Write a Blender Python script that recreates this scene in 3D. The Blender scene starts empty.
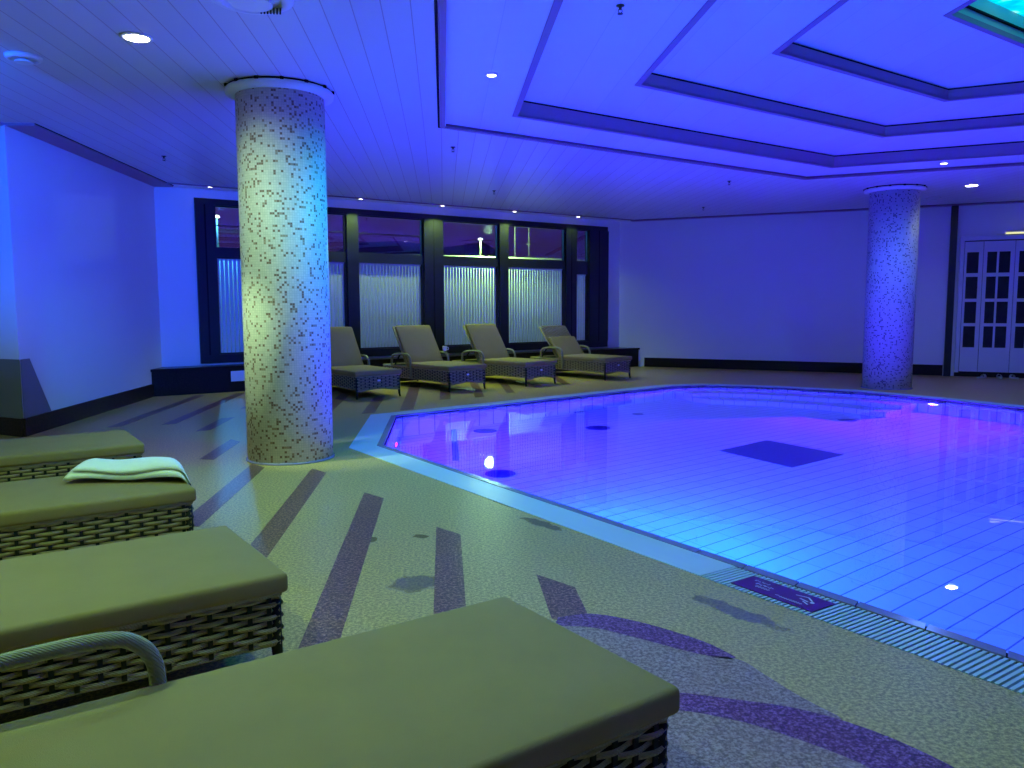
import bpy, bmesh, math, random
from mathutils import Vector, Matrix
random.seed(7)
SC = bpy.context.scene
COL = SC.collection
PI = math.pi
S3 = math.sqrt(3) / 2
H = 3.32                       # plank ceiling height

# ------------------------------------------------------------------ materials
MATS = {}
def new_mat(name):
    m = bpy.data.materials.new(name); m.use_nodes = True
    nt = m.node_tree
    for n in list(nt.nodes): nt.nodes.remove(n)
    out = nt.nodes.new('ShaderNodeOutputMaterial')
    MATS[name] = m
    return m, nt, out
def N(nt, t, **kw):
    n = nt.nodes.new(t)
    for k, v in kw.items():
        if k.startswith('i_'):
            n.inputs[k[2:].replace('_', ' ')].default_value = v
        else: setattr(n, k, v)
    return n
def math_n(nt, op, a, b=None, c=None):
    n = nt.nodes.new('ShaderNodeMath'); n.operation = op
    for i, v in enumerate((a, b, c)):
        if v is None: continue
        if isinstance(v, (int, float)): n.inputs[i].default_value = v
        else: nt.links.new(v, n.inputs[i])
    return n.outputs[0]
def mixc(nt, fac, a, b):
    n = nt.nodes.new('ShaderNodeMix'); n.data_type = 'RGBA'
    if isinstance(fac, (int, float)): n.inputs[0].default_value = fac
    else: nt.links.new(fac, n.inputs[0])
    for i, v in ((6, a), (7, b)):
        if isinstance(v, tuple): n.inputs[i].default_value = (*v, 1)
        else: nt.links.new(v, n.inputs[i])
    return n.outputs[2]
def principled(nt, out, rough=.5, col=None, spec=.5, metal=0):
    b = nt.nodes.new('ShaderNodeBsdfPrincipled')
    b.inputs['Roughness'].default_value = rough
    b.inputs['Specular IOR Level'].default_value = spec
    b.inputs['Metallic'].default_value = metal
    if isinstance(col, tuple): b.inputs['Base Color'].default_value = (*col, 1)
    elif col is not None: nt.links.new(col, b.inputs['Base Color'])
    nt.links.new(b.outputs[0], out.inputs[0])
    return b
def bump(nt, b, h, strength=.3, dist=.01):
    n = nt.nodes.new('ShaderNodeBump'); n.inputs['Strength'].default_value = strength
    n.inputs['Distance'].default_value = dist
    nt.links.new(h, n.inputs['Height']); nt.links.new(n.outputs[0], b.inputs['Normal'])
def obj_co(nt):
    t = nt.nodes.new('ShaderNodeTexCoord'); return t.outputs['Object']
def noise(nt, co, scale, detail=2, rough=.5):
    n = nt.nodes.new('ShaderNodeTexNoise'); n.inputs['Scale'].default_value = scale
    n.inputs['Detail'].default_value = detail; n.inputs['Roughness'].default_value = rough
    nt.links.new(co, n.inputs['Vector']); return n.outputs[0]
def ramp(nt, fac, stops):
    n = nt.nodes.new('ShaderNodeValToRGB'); nt.links.new(fac, n.inputs[0])
    el = n.color_ramp.elements
    while len(el) < len(stops): el.new(.5)
    for e, (p, c) in zip(el, stops):
        e.position = p; e.color = (*c, 1)
    return n.outputs[0]

def simple(name, col, rough=.5, spec=.5, metal=0, nscale=0, namt=.15, bscale=0, bstr=.2):
    m, nt, out = new_mat(name)
    c = col; co = obj_co(nt)
    if nscale:
        f = noise(nt, co, nscale, 4)
        c = mixc(nt, f, tuple(x * (1 - namt) for x in col), tuple(min(1, x * (1 + namt)) for x in col))
    b = principled(nt, out, rough, c, spec, metal)
    if bscale: bump(nt, b, noise(nt, co, bscale, 4), bstr, .005)
    return m
def emis(name, col, strength):
    m, nt, out = new_mat(name)
    e = nt.nodes.new('ShaderNodeEmission'); e.inputs[0].default_value = (*col, 1); e.inputs[1].default_value = strength
    nt.links.new(e.outputs[0], out.inputs[0]); return m

def granite(name, c1, c2, c3, rough, seams=False, stains=()):
    m, nt, out = new_mat(name)
    co = obj_co(nt)
    f = noise(nt, co, 62, 6, .8)
    g = noise(nt, co, 1.3, 3)
    col = ramp(nt, f, [(.4, c1), (.5, c2), (.6, c3)])
    col = mixc(nt, math_n(nt, 'MULTIPLY', g, .5), col, tuple(x * .82 for x in c2))
    rsock = None
    if stains:
        sx = nt.nodes.new('ShaderNodeSeparateXYZ'); nt.links.new(co, sx.inputs[0])
        wob = math_n(nt, 'MULTIPLY', math_n(nt, 'SUBTRACT', noise(nt, co, 9, 4), .5), 1.6)
        tot = None
        for (x, y, a, b_, ang) in stains:
            dx = math_n(nt, 'SUBTRACT', sx.outputs[0], x); dy = math_n(nt, 'SUBTRACT', sx.outputs[1], y)
            ca, sa = math.cos(ang), math.sin(ang)
            u = math_n(nt, 'DIVIDE', math_n(nt, 'ADD', math_n(nt, 'MULTIPLY', dx, ca), math_n(nt, 'MULTIPLY', dy, sa)), a)
            v = math_n(nt, 'DIVIDE', math_n(nt, 'SUBTRACT', math_n(nt, 'MULTIPLY', dy, ca), math_n(nt, 'MULTIPLY', dx, sa)), b_)
            r = math_n(nt, 'ADD', math_n(nt, 'SQRT', math_n(nt, 'ADD', math_n(nt, 'MULTIPLY', u, u), math_n(nt, 'MULTIPLY', v, v))), wob)
            k = nt.nodes.new('ShaderNodeMapRange'); k.inputs[1].default_value = 1.15; k.inputs[2].default_value = .75
            nt.links.new(r, k.inputs[0])
            tot = k.outputs[0] if tot is None else math_n(nt, 'MAXIMUM', tot, k.outputs[0])
        col = mixc(nt, math_n(nt, 'MULTIPLY', tot, .62), col, (.07, .055, .075))
        rsock = math_n(nt, 'SUBTRACT', rough, math_n(nt, 'MULTIPLY', tot, .15))
    b = principled(nt, out, rough, col, .2)
    if rsock is not None: nt.links.new(rsock, b.inputs['Roughness'])
    bump(nt, b, f, .08, .002)
    return m

granite('floor_granite', (.2, .12, .03), (.5, .33, .08), (.82, .58, .16), .34,
        stains=[(1.33, 3.44, .26, .055, -1.05), (-.17, 3.97, .13, .12, 0), (.62, 5.0, .2, .05, -1.0),
                (-.15, 4.8, .05, .05, 0), (-.45, 4.75, .05, .06, 0), (.45, 5.5, .22, .03, -1.0)])
granite('stripe_granite', (.03, .012, .008), (.16, .06, .03), (.62, .32, .16), .3)
granite('purple_granite', (.03, .008, .03), (.16, .045, .12), (.5, .24, .42), .36)
granite('grey_granite', (.1, .055, .05), (.33, .19, .14), (.6, .4, .3), .4)
granite('dark_stone', (.008, .006, .008), (.016, .012, .015), (.035, .026, .03), .28)
granite('brown_stone', (.012, .006, .007), (.03, .016, .017), (.06, .035, .035), .3)
simple('wall_paint', (.78, .78, .77), .6, .3, nscale=.8, namt=.04, bscale=140, bstr=.12)
simple('alcove_paint', (.78, .78, .77), .6, .3, nscale=.8, namt=.04)
simple('grey_patch', (.2, .2, .21), .6, .3, nscale=3, namt=.08)
simple('soffit_white', (.8, .8, .8), .5, .4, nscale=2, namt=.03)
simple('coffer_face', (.33, .2, .27), .55, .3, nscale=2, namt=.05)  # darker than the panels: weaker light on the steps is in the colour
simple('trim_mauve', (.36, .2, .26), .5, .3, nscale=2, namt=.05)
simple('black_gap', (.006, .005, .006), .8, .2, nscale=5, namt=.1)
simple('frame_dark', (.011, .011, .017), .35, .5, nscale=4, namt=.2)
m, nt, out = new_mat('blind_fabric')
d_ = nt.nodes.new('ShaderNodeBsdfDiffuse'); t_ = nt.nodes.new('ShaderNodeBsdfTranslucent'); x_ = nt.nodes.new('ShaderNodeMixShader'); x_.inputs[0].default_value = .12
cf = mixc(nt, noise(nt, obj_co(nt), 9, 3), (.82, .85, .83), (.9, .92, .9))
nt.links.new(cf, d_.inputs[0]); nt.links.new(cf, t_.inputs[0]); nt.links.new(d_.outputs[0], x_.inputs[1]); nt.links.new(t_.outputs[0], x_.inputs[2]); nt.links.new(x_.outputs[0], out.inputs[0])
simple('cushion_fabric', (.27, .19, .06), .82, .25, nscale=6, namt=.12, bscale=420, bstr=.25)
simple('cushion_dark', (.06, .065, .06), .82, .2, nscale=6, namt=.12, bscale=420, bstr=.25)
simple('aluminium', (.55, .55, .56), .3, .5, 1, nscale=9, namt=.06)
simple('white_plastic', (.8, .8, .8), .4, .5, nscale=9, namt=.03)
simple('rim_panel', (.52, .62, .64), .32, .5, nscale=3, namt=.05)
simple('coping_tile', (.23, .21, .34), .2, .5, nscale=14, namt=.12)
simple('sign_purple', (.11, .008, .13), .4, .5, nscale=20, namt=.05)
simple('sign_white', (.65, .62, .72), .5, .4, nscale=60, namt=.2)
simple('door_white', (.66, .66, .72), .45, .4, nscale=3, namt=.04)
simple('towel_cotton', (.86, .86, .8), .95, .1, nscale=40, namt=.05, bscale=300, bstr=.6)
simple('black_iron', (.02, .02, .025), .4, .5, nscale=9, namt=.1)
simple('drain_blue', (.006, .01, .16), .4, .4, nscale=9, namt=.1)
simple('inlet_blue', (.03, .03, .22), .4, .4, nscale=9, namt=.1)
simple('night_grass', (.4, .42, .25), .9, .1, nscale=1.5, namt=.4)
simple('asphalt', (.04, .04, .04), .8, .2, nscale=3, namt=.3)
simple('pole_grey', (.2, .2, .16), .5, .4, nscale=3, namt=.1)
simple('leaf_green', (.05, .14, .04), .6, .3, nscale=8, namt=.4)
simple('sandal_pale', (.5, .52, .42), .6, .3, nscale=20, namt=.1)
simple('cornice_brown', (.3, .2, .26), .5, .3, nscale=2, namt=.06)

def wicker(name, c1, c2):
    m, nt, out = new_mat(name); co = obj_co(nt)
    f = noise(nt, co, 30, 3)
    col = mixc(nt, f, c1, c2)
    b = principled(nt, out, .38, col, .5)
    w = nt.nodes.new('ShaderNodeTexWave'); w.inputs['Scale'].default_value = 60; w.bands_direction = 'DIAGONAL'
    nt.links.new(co, w.inputs['Vector'])
    bump(nt, b, w.outputs[1], .5, .003)
wicker('wicker_strand', (.2, .15, .06), (.42, .31, .13))
wicker('wicker_arm', (.16, .14, .08), (.3, .26, .15))
simple('wicker_backing', (.012, .012, .012), .7, .2, nscale=20, namt=.2)

# plank ceiling: fine dark grooves running along Y
def planks(name, pitch, groove, gcol, base=(.72, .7, .72)):
    m, nt, out = new_mat(name); co = obj_co(nt)
    sx = nt.nodes.new('ShaderNodeSeparateXYZ'); nt.links.new(co, sx.inputs[0])
    v = math_n(nt, 'DIVIDE', sx.outputs[0], pitch)
    fr = math_n(nt, 'FRACT', math_n(nt, 'ADD', v, 100.0))
    g = math_n(nt, 'LESS_THAN', fr, groove / pitch)
    wn = nt.nodes.new('ShaderNodeTexWhiteNoise'); wn.noise_dimensions = '1D'
    nt.links.new(math_n(nt, 'FLOOR', v), wn.inputs['W'])
    shade = math_n(nt, 'ADD', .94, math_n(nt, 'MULTIPLY', wn.outputs[0], .06))
    c0 = mixc(nt, shade, (0, 0, 0), base)
    col = mixc(nt, math_n(nt, 'MULTIPLY', g, 1.0), c0, gcol)
    b = principled(nt, out, .4, col, .35)
    bump(nt, b, math_n(nt, 'SUBTRACT', 1.0, g), .6, .006)
planks('plank_ceiling', .19, .007, (.5, .36, .38))
planks('coffer_panel', .42, .004, (.6, .6, .64), (.8, .8, .82))

# mosaic for the columns, wrapped round the axis
def mosaic(name, pale, darks, t=.021):
    m, nt, out = new_mat(name); co = obj_co(nt)
    sx = nt.nodes.new('ShaderNodeSeparateXYZ'); nt.links.new(co, sx.inputs[0])
    a = math_n(nt, 'MULTIPLY', math_n(nt, 'ARCTAN2', sx.outputs[1], sx.outputs[0]), .385 / t)
    u = math_n(nt, 'ADD', a, 200.0); v = math_n(nt, 'DIVIDE', sx.outputs[2], t)
    fu, fv = math_n(nt, 'FLOOR', u), math_n(nt, 'FLOOR', v)
    cx = nt.nodes.new('ShaderNodeCombineXYZ'); nt.links.new(fu, cx.inputs[0]); nt.links.new(fv, cx.inputs[1])
    wn = nt.nodes.new('ShaderNodeTexWhiteNoise'); wn.noise_dimensions = '3D'; nt.links.new(cx.outputs[0], wn.inputs['Vector'])
    r = nt.nodes.new('ShaderNodeValToRGB'); r.color_ramp.interpolation = 'CONSTANT'
    nt.links.new(wn.outputs[0], r.inputs[0])
    stops = [(0, darks[0]), (.09, darks[1]), (.17, pale), (.45, tuple(x * .95 for x in pale)), (.7, tuple(min(1, x * 1.05) for x in pale))]
    el = r.color_ramp.elements
    while len(el) < len(stops): el.new(.5)
    for e, (p, c) in zip(el, stops): e.position = p; e.color = (*c, 1)
    gu, gv = math_n(nt, 'FRACT', u), math_n(nt, 'FRACT', v)
    g = math_n(nt, 'MAXIMUM', math_n(nt, 'LESS_THAN', gu, .1), math_n(nt, 'LESS_THAN', gv, .1))
    col = mixc(nt, g, r.outputs[0], tuple(x * .72 for x in pale))
    b = principled(nt, out, .5, col, .35)
    bump(nt, b, math_n(nt, 'SUBTRACT', 1.0, g), .25, .002)
mosaic('column_mosaic', (.7, .6, .5), ((.24, .12, .08), (.38, .24, .16)))
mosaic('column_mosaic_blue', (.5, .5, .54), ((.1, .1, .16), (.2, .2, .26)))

# pool tiles from UV (u along, v across) in metres
def tiles(name, tu, tv, gu=.007, gv=.007, base=(.78, .8, .8), gc=(.18, .2, .3), faint=1.0):
    m, nt, out = new_mat(name)
    uv = nt.nodes.new('ShaderNodeUVMap'); sx = nt.nodes.new('ShaderNodeSeparateXYZ'); nt.links.new(uv.outputs[0], sx.inputs[0])
    u = math_n(nt, 'ADD', math_n(nt, 'DIVIDE', sx.outputs[0], tu), 100.0); v = math_n(nt, 'ADD', math_n(nt, 'DIVIDE', sx.outputs[1], tv), 100.0)
    a = math_n(nt, 'LESS_THAN', math_n(nt, 'FRACT', u), gu / tu)
    b_ = math_n(nt, 'MULTIPLY', math_n(nt, 'LESS_THAN', math_n(nt, 'FRACT', v), gv / tv), faint)
    g = math_n(nt, 'MAXIMUM', a, b_)
    cx = nt.nodes.new('ShaderNodeCombineXYZ'); nt.links.new(math_n(nt, 'FLOOR', u), cx.inputs[0]); nt.links.new(math_n(nt, 'FLOOR', v), cx.inputs[1])
    wn = nt.nodes.new('ShaderNodeTexWhiteNoise'); wn.noise_dimensions = '3D'; nt.links.new(cx.outputs[0], wn.inputs['Vector'])
    c0 = mixc(nt, wn.outputs[0], tuple(x * .93 for x in base), base)
    col = mixc(nt, g, c0, gc)
    b = principled(nt, out, .35, col, .3)
tiles('pool_floor_tile', .163, .33, .011, .009, faint=.45)
tiles('pool_wall_tile', .25, .14, .014, .01, faint=.6)

# water and window glass
m, nt, out = new_mat('water')
g = nt.nodes.new('ShaderNodeBsdfGlass'); g.inputs['IOR'].default_value = 1.33; g.inputs['Roughness'].default_value = 0
bn = nt.nodes.new('ShaderNodeBump'); bn.inputs['Strength'].default_value = .12; bn.inputs['Distance'].default_value = .01
nt.links.new(noise(nt, obj_co(nt), 2.2, 2), bn.inputs['Height']); nt.links.new(bn.outputs[0], g.inputs['Normal'])
nt.links.new(g.outputs[0], out.inputs[0])
m, nt, out = new_mat('window_glass')
tr = nt.nodes.new('ShaderNodeBsdfTransparent'); gl = nt.nodes.new('ShaderNodeBsdfGlossy'); gl.inputs['Roughness'].default_value = .01
fr = nt.nodes.new('ShaderNodeFresnel'); fr.inputs[0].default_value = 1.6; mx = nt.nodes.new('ShaderNodeMixShader')
f2 = math_n(nt, 'MULTIPLY', fr.outputs[0], 1.3)
nt.links.new(f2, mx.inputs[0]); nt.links.new(tr.outputs[0], mx.inputs[1]); nt.links.new(gl.outputs[0], mx.inputs[2]); nt.links.new(mx.outputs[0], out.inputs[0])
tr.inputs[0].default_value = (.95, .97, .96, 1)

simple('door_glass', (.02, .02, .025), .25, .2, nscale=7, namt=.6)
for nm_, k_ in (('window_glass_upper', 3.2), ('window_glass_lower', .5)):
    m, nt, out = new_mat(nm_)
    tr = nt.nodes.new('ShaderNodeBsdfTransparent'); gl = nt.nodes.new('ShaderNodeBsdfGlossy'); gl.inputs['Roughness'].default_value = .01
    fr = nt.nodes.new('ShaderNodeFresnel'); fr.inputs[0].default_value = 1.5; mx = nt.nodes.new('ShaderNodeMixShader')
    nt.links.new(math_n(nt, 'MINIMUM', math_n(nt, 'MULTIPLY', fr.outputs[0], k_), .8), mx.inputs[0]); nt.links.new(tr.outputs[0], mx.inputs[1]); nt.links.new(gl.outputs[0], mx.inputs[2]); nt.links.new(mx.outputs[0], out.inputs[0])
emis('lamp_white', (1, .98, .8), 30)
emis('lamp_small', (1, .98, .9), 9)
emis('street_glow', (.75, 1, .85), 5)
m = emis('skylight_glow', (0, .62, .85), 1.3); nt = m.node_tree
nt.links.new(ramp(nt, noise(nt, obj_co(nt), 3.5, 3), [(.4, (0, .5, .75)), (.55, (0, .75, .95)), (.68, (.6, 1, .95))]), [q for q in nt.nodes if q.type == 'EMISSION'][0].inputs[0])
emis('pool_lens', (.02, .3, 1), 3)
emis('pool_lens_white', (.8, .75, 1), 6)
emis('pool_lens_dim', (.2, .1, 1), 1.2)
emis('glint_glow', (.8, .8, .4), 1.2)
emis('distant_light', (.6, .75, .7), 2)

# ------------------------------------------------------------------ mesh helpers
class MB:
    def __init__(s): s.v = []; s.f = []; s.uv = {}; s.smooth = []
    def quad(s, *pts, sm=False, uv=None):
        i = len(s.v); s.v += [tuple(p) for p in pts]; s.f.append(tuple(range(i, i + len(pts))))
        s.smooth.append(sm)
        if uv: s.uv[len(s.f) - 1] = uv
    def box(s, c, d, rot=0):
        ca, sa = math.cos(rot), math.sin(rot)
        P = []
        for z in (-1, 1):
            for x, y in ((-1, -1), (1, -1), (1, 1), (-1, 1)):
                X, Y = x * d[0] / 2, y * d[1] / 2
                P.append((c[0] + X * ca - Y * sa, c[1] + X * sa + Y * ca, c[2] + z * d[2] / 2))
        i = len(s.v); s.v += P
        for f in ((0, 3, 2, 1), (4, 5, 6, 7), (0, 1, 5, 4), (1, 2, 6, 5), (2, 3, 7, 6), (3, 0, 4, 7)):
            s.f.append(tuple(i + k for k in f)); s.smooth.append(False)
    def bar(s, p, q, w, hgt, up=(0, 0, 1)):
        "rectangular bar from p to q"
        p, q = Vector(p), Vector(q); d = (q - p).normalized(); r = d.cross(Vector(up)).normalized(); u = r.cross(d)
        P = []
        for a in (p, q):
            for x, y in ((-1, -1), (1, -1), (1, 1), (-1, 1)): P.append(tuple(a + r * x * w / 2 + u * y * hgt / 2))
        i = len(s.v); s.v += P
        for f in ((0, 3, 2, 1), (4, 5, 6, 7), (0, 1, 5, 4), (1, 2, 6, 5), (2, 3, 7, 6), (3, 0, 4, 7)):
            s.f.append(tuple(i + k for k in f)); s.smooth.append(False)
    def prism(s, poly, z0, z1):
        n = len(poly); i = len(s.v)
        s.v += [(x, y, z0) for x, y in poly] + [(x, y, z1) for x, y in poly]
        s.f.append(tuple(i + k for k in reversed(range(n)))); s.f.append(tuple(i + n + k for k in range(n)))
        s.smooth += [False, False]
        for k in range(n):
            j = (k + 1) % n; s.f.append((i + k, i + j, i + n + j, i + n + k)); s.smooth.append(False)
    def tube(s, pts, r, seg=8, cap=True):
        pts = [Vector(p) for p in pts]; n = len(pts); base = len(s.v)
        ref = Vector((0, 0, 1))
        d0 = (pts[1] - pts[0]).normalized()
        if abs(d0.dot(ref)) > .9: ref = Vector((0, 1, 0))
        side = d0.cross(ref).normalized()
        for k, p in enumerate(pts):
            d = (pts[min(n - 1, k + 1)] - pts[max(0, k - 1)]).normalized()
            side = (side - d * side.dot(d)).normalized(); up = d.cross(side)
            rr = r[k] if isinstance(r, (list, tuple)) else r
            for j in range(seg):
                a = 2 * PI * j / seg; s.v.append(tuple(p + side * math.cos(a) * rr + up * math.sin(a) * rr))
        for k in range(n - 1):
            for j in range(seg):
                a = base + k * seg + j; b = base + k * seg + (j + 1) % seg
                s.f.append((a, b, b + seg, a + seg)); s.smooth.append(True)
        if cap:
            s.f.append(tuple(base + j for j in reversed(range(seg)))); s.f.append(tuple(base + (n - 1) * seg + j for j in range(seg)))
            s.smooth += [False, False]
    def lathe(s, prof, c=(0, 0, 0), seg=32, sm=True):
        "prof: list of (r, z); closed at r=0"
        base = len(s.v)
        for r, z in prof:
            for j in range(seg):
                a = 2 * PI * j / seg; s.v.append((c[0] + r * math.cos(a), c[1] + r * math.sin(a), c[2] + z))
        for k in range(len(prof) - 1):
            for j in range(seg):
                a = base + k * seg + j; b = base + k * seg + (j + 1) % seg
                s.f.append((a, b, b + seg, a + seg)); s.smooth.append(sm)
        if prof[0][0] > 1e-6: s.f.append(tuple(base + j for j in reversed(range(seg)))); s.smooth.append(False)
        if prof[-1][0] > 1e-6:
            o = base + (len(prof) - 1) * seg; s.f.append(tuple(o + j for j in range(seg))); s.smooth.append(False)
    def build(s, name, mat, parent=None, loc=(0, 0, 0), rotz=0, merge=False):
        me = bpy.data.meshes.new(name); me.from_pydata(s.v, [], s.f); me.update()
        for p, sm in zip(me.polygons, s.smooth): p.use_smooth = sm
        if s.uv:
            l = me.uv_layers.new(name='UVMap')
            for fi, uvs in s.uv.items():
                for li, uv in zip(me.polygons[fi].loop_indices, uvs): l.data[li].uv = uv
        if merge:
            bm = bmesh.new(); bm.from_mesh(me); bmesh.ops.remove_doubles(bm, verts=bm.verts, dist=1e-5)
            bmesh.ops.recalc_face_normals(bm, faces=bm.faces); bm.to_mesh(me); bm.free()
        me.materials.append(MATS[mat])
        o = bpy.data.objects.new(name, me); COL.objects.link(o)
        o.location = loc; o.rotation_euler = (0, 0, rotz)
        if parent: o.parent = parent
        return o
def rounded(name, size, bev, mat, parent=None, loc=(0, 0, 0), seg=3, fn=None, rot=(0, 0, 0), cuts=0):
    bm = bmesh.new(); bmesh.ops.create_cube(bm, size=1)
    for v in bm.verts: v.co = Vector((v.co.x * size[0], v.co.y * size[1], v.co.z * size[2]))
    bmesh.ops.bevel(bm, geom=bm.edges[:], offset=bev, segments=seg, affect='EDGES', profile=.5)
    if cuts:
        for ax, k in ((0, cuts), (1, max(2, cuts // 2))):
            for i in range(1, k):
                co = -size[ax] / 2 + size[ax] * i / k
                no = Vector((1, 0, 0)) if ax == 0 else Vector((0, 1, 0))
                bmesh.ops.bisect_plane(bm, geom=bm.verts[:] + bm.edges[:] + bm.faces[:], plane_co=no * co, plane_no=no)
    if fn:
        for v in bm.verts: v.co = Vector(fn(v.co))
    me = bpy.data.meshes.new(name); bm.to_mesh(me); bm.free()
    for p in me.polygons: p.use_smooth = True
    me.materials.append(MATS[mat]); o = bpy.data.objects.new(name, me); COL.objects.link(o)
    o.location = loc; o.rotation_euler = rot
    if parent: o.parent = parent
    return o
def tag(o, label=None, cat=None, group=None, kind=None):
    if label: o['label'] = label
    if cat: o['category'] = cat
    if group: o['group'] = group
    if kind: o['kind'] = kind
    return o
def thing(name, label, cat, loc=(0, 0, 0), rz=0, group=None):
    o = bpy.data.objects.new(name, None); COL.objects.link(o); o.location = loc; o.rotation_euler = (0, 0, rz)
    o.empty_display_size = .1
    return tag(o, label, cat, group)
def struct(o): o['kind'] = 'structure'; return o
def copy_tree(o, parent=None):
    c = o.copy(); COL.objects.link(c); c.parent = parent
    for ch in [x for x in bpy.data.objects if x.parent is o]: copy_tree(ch, c)
    return c
def filled(name, outer, holes, z, mat, down=False):
    bm = bmesh.new(); es = []
    for loop in [outer] + holes:
        vs = [bm.verts.new((x, y, z)) for x, y in loop]
        es += [bm.edges.new((vs[i], vs[(i + 1) % len(vs)])) for i in range(len(vs))]
    bmesh.ops.triangle_fill(bm, use_beauty=True, use_dissolve=False, edges=es)
    for f in bm.faces:
        f.normal_update()
        if (f.normal.z > 0) == down: f.normal_flip()
    me = bpy.data.meshes.new(name); bm.to_mesh(me); bm.free(); me.materials.append(MATS[mat])
    o = bpy.data.objects.new(name, me); COL.objects.link(o); return o

# ------------------------------------------------------------------ room plan (metres, Y runs along the left wall)
WX = -4.55
W0 = Vector((WX, 15.97 + .57735 * WX)); WD = Vector((S3, .5)); WN = Vector((.5, -S3))       # window wall, normal into the room
CR = Vector((4.06, 18.31)); RD = Vector((S3, -.5)); RN = Vector((-.5, -S3))
CA = Vector((WX, 9.0))
def wl(s, off=0): p = W0 + WD * s + WN * off; return (p.x, p.y)
def rl(s, off=0): p = CR + RD * s + RN * off; return (p.x, p.y)
room = [tuple(CA), tuple(W0), tuple(CR), (14.5, 18.31 - .57735 * 10.44), (14.5, -5), (-8.2, -5), (-8.2, 9 + .57735 * 3.65)]

pool_out = [(-.95, 7.95), (-.95, 10.37), (3.85, 13.8), (4.6, 13.92), (5.8, 13.36), (6.84, 12.55), (7.63, 11.2), (8.05, 10.25),
            (8.7, 8.6), (9.6, 5.2), (8.4, 1.0), (3.86, -.6)]
def inset(poly, d):
    n = len(poly); A = sum(poly[i][0] * poly[(i + 1) % n][1] - poly[(i + 1) % n][0] * poly[i][1] for i in range(n))
    sgn = 1 if A > 0 else -1; out = []
    for i in range(n):
        p0, p1, p2 = Vector(poly[i - 1]), Vector(poly[i]), Vector(poly[(i + 1) % n])
        d1, d2 = (p1 - p0).normalized(), (p2 - p1).normalized()
        n1, n2 = Vector((-d1.y, d1.x)) * sgn, Vector((-d2.y, d2.x)) * sgn
        b = (n1 + n2).normalized(); out.append(tuple(p1 + b * d / max(.3, b.dot(n1))))
    return out
pool_mid = inset(pool_out, .27)       # outer edge of the coping tiles
pool_in = inset(pool_out, .335)       # water edge

# floor
floor = struct(filled('floor', room, [pool_out], 0, 'floor_granite'))
# floor inlays: stripes parallel to Y
STR = [(-3.93, -3.79, 9.6, 12.93), (-3.36, -3.22, 9.75, 13.22), (-2.8, -2.66, 9.2, 10.25), (-2.8, -2.66, 11.2, 13.4), (-2.26, -2.12, 7.5, 8.6), (-2.26, -2.12, 11.2, 13.6),
       (-1.72, -1.57, 5.2, 7.22), (-1.66, -1.5, 10.4, 12.9), (-1.15, -1.0, 4.0, 6.95), (-1.08, -.92, 10.5, 12.6), (-.61, -.45, 3.2, 6.0), (-.6, -.42, 10.8, 14.6),
       (-.06, .09, 3.5, 5.0), (-.07, .1, 11.95, 14.9), (.47, .64, 3.44, 4.04), (.47, .62, 12.2, 15.2), (1.0, 1.14, 12.75, 15.3), (1.55, 1.7, 13.6, 15.6), (2.1, 2.25, 14.0, 15.9)]
n = 0
for (x0, x1, y0, y1) in STR:
    n += 1
    sl = .6 * (x1 - x0)
    if y1 < 9: poly = [(x0, y0), (x1, y0 - 0.05), (x1, y1 - 1.25 * (x1 - x0)), (x0, y1)]
    else: poly = [(x0, y0), (x1, y0 + sl), (x1, y1 + sl), (x0, y1)]
    b = MB(); b.prism(poly, -.01, .0015); struct(b.build('trim_%d' % n, 'stripe_granite'))
# curved bands at the lower right: two purple bands with a grey field between
def ribbon(a, b_, mat):
    global n
    n += 1
    q = MB()
    for i in range(len(a) - 1): q.quad((*a[i], .002), (*b_[i], .002), (*b_[i + 1], .002), (*a[i + 1], .002))
    o = q.build('trim_%d' % n, mat, merge=True); struct(o)
def smooth_line(pts, k=8):
    out = []
    for i in range(len(pts) - 1):
        p0 = Vector(pts[max(0, i - 1)]); p1 = Vector(pts[i]); p2 = Vector(pts[i + 1]); p3 = Vector(pts[min(len(pts) - 1, i + 2)])
        for j in range(k):
            t = j / k
            out.append(tuple(.5 * ((2 * p1) + (p2 - p0) * t + (2 * p0 - 5 * p1 + 4 * p2 - p3) * t * t + (3 * p1 - p0 - 3 * p2 + p3) * t ** 3)))
    out.append(tuple(pts[-1])); return out
upA = smooth_line([(.5, 3.45), (.66, 3.48), (.86, 3.36), (1.06, 3.15), (1.15, 2.98)])
upB = smooth_line([(.47, 3.36), (.64, 3.32), (.81, 3.19), (1.0, 3.03), (1.12, 2.96)])
loA = smooth_line([(.62, 2.72), (.81, 2.72), (1.04, 2.64), (1.22, 2.56), (1.38, 2.42), (1.5, 2.24), (1.6, 2.0)])
loB = smooth_line([(.6, 2.6), (.77, 2.6), (.98, 2.5), (1.13, 2.37), (1.26, 2.22), (1.34, 2.05), (1.4, 1.8)])
fiA = smooth_line([(.47, 3.36), (.64, 3.32), (.81, 3.19), (1.0, 3.03), (1.15, 2.96), (1.2, 2.83), (1.26, 2.65), (1.33, 2.5)])
fiB = smooth_line([(.3, 3.1), (.4, 2.9), (.5, 2.8), (.62, 2.73), (.85, 2.71), (1.04, 2.64), (1.2, 2.57), (1.33, 2.47)])
fjA = smooth_line([(.55, 2.62), (.77, 2.6), (.98, 2.5), (1.13, 2.37), (1.26, 2.22), (1.34, 2.05), (1.4, 1.8)])
fjB = smooth_line([(.5, 2.4), (.6, 2.2), (.7, 2.0), (.75, 1.9), (.8, 1.8), (.85, 1.7), (.9, 1.6)])
ribbon(upA, upB, 'purple_granite'); ribbon(loA, loB, 'purple_granite')
ribbon(fiA, fiB, 'grey_granite'); ribbon(fjA, fjB, 'grey_granite')

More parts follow.
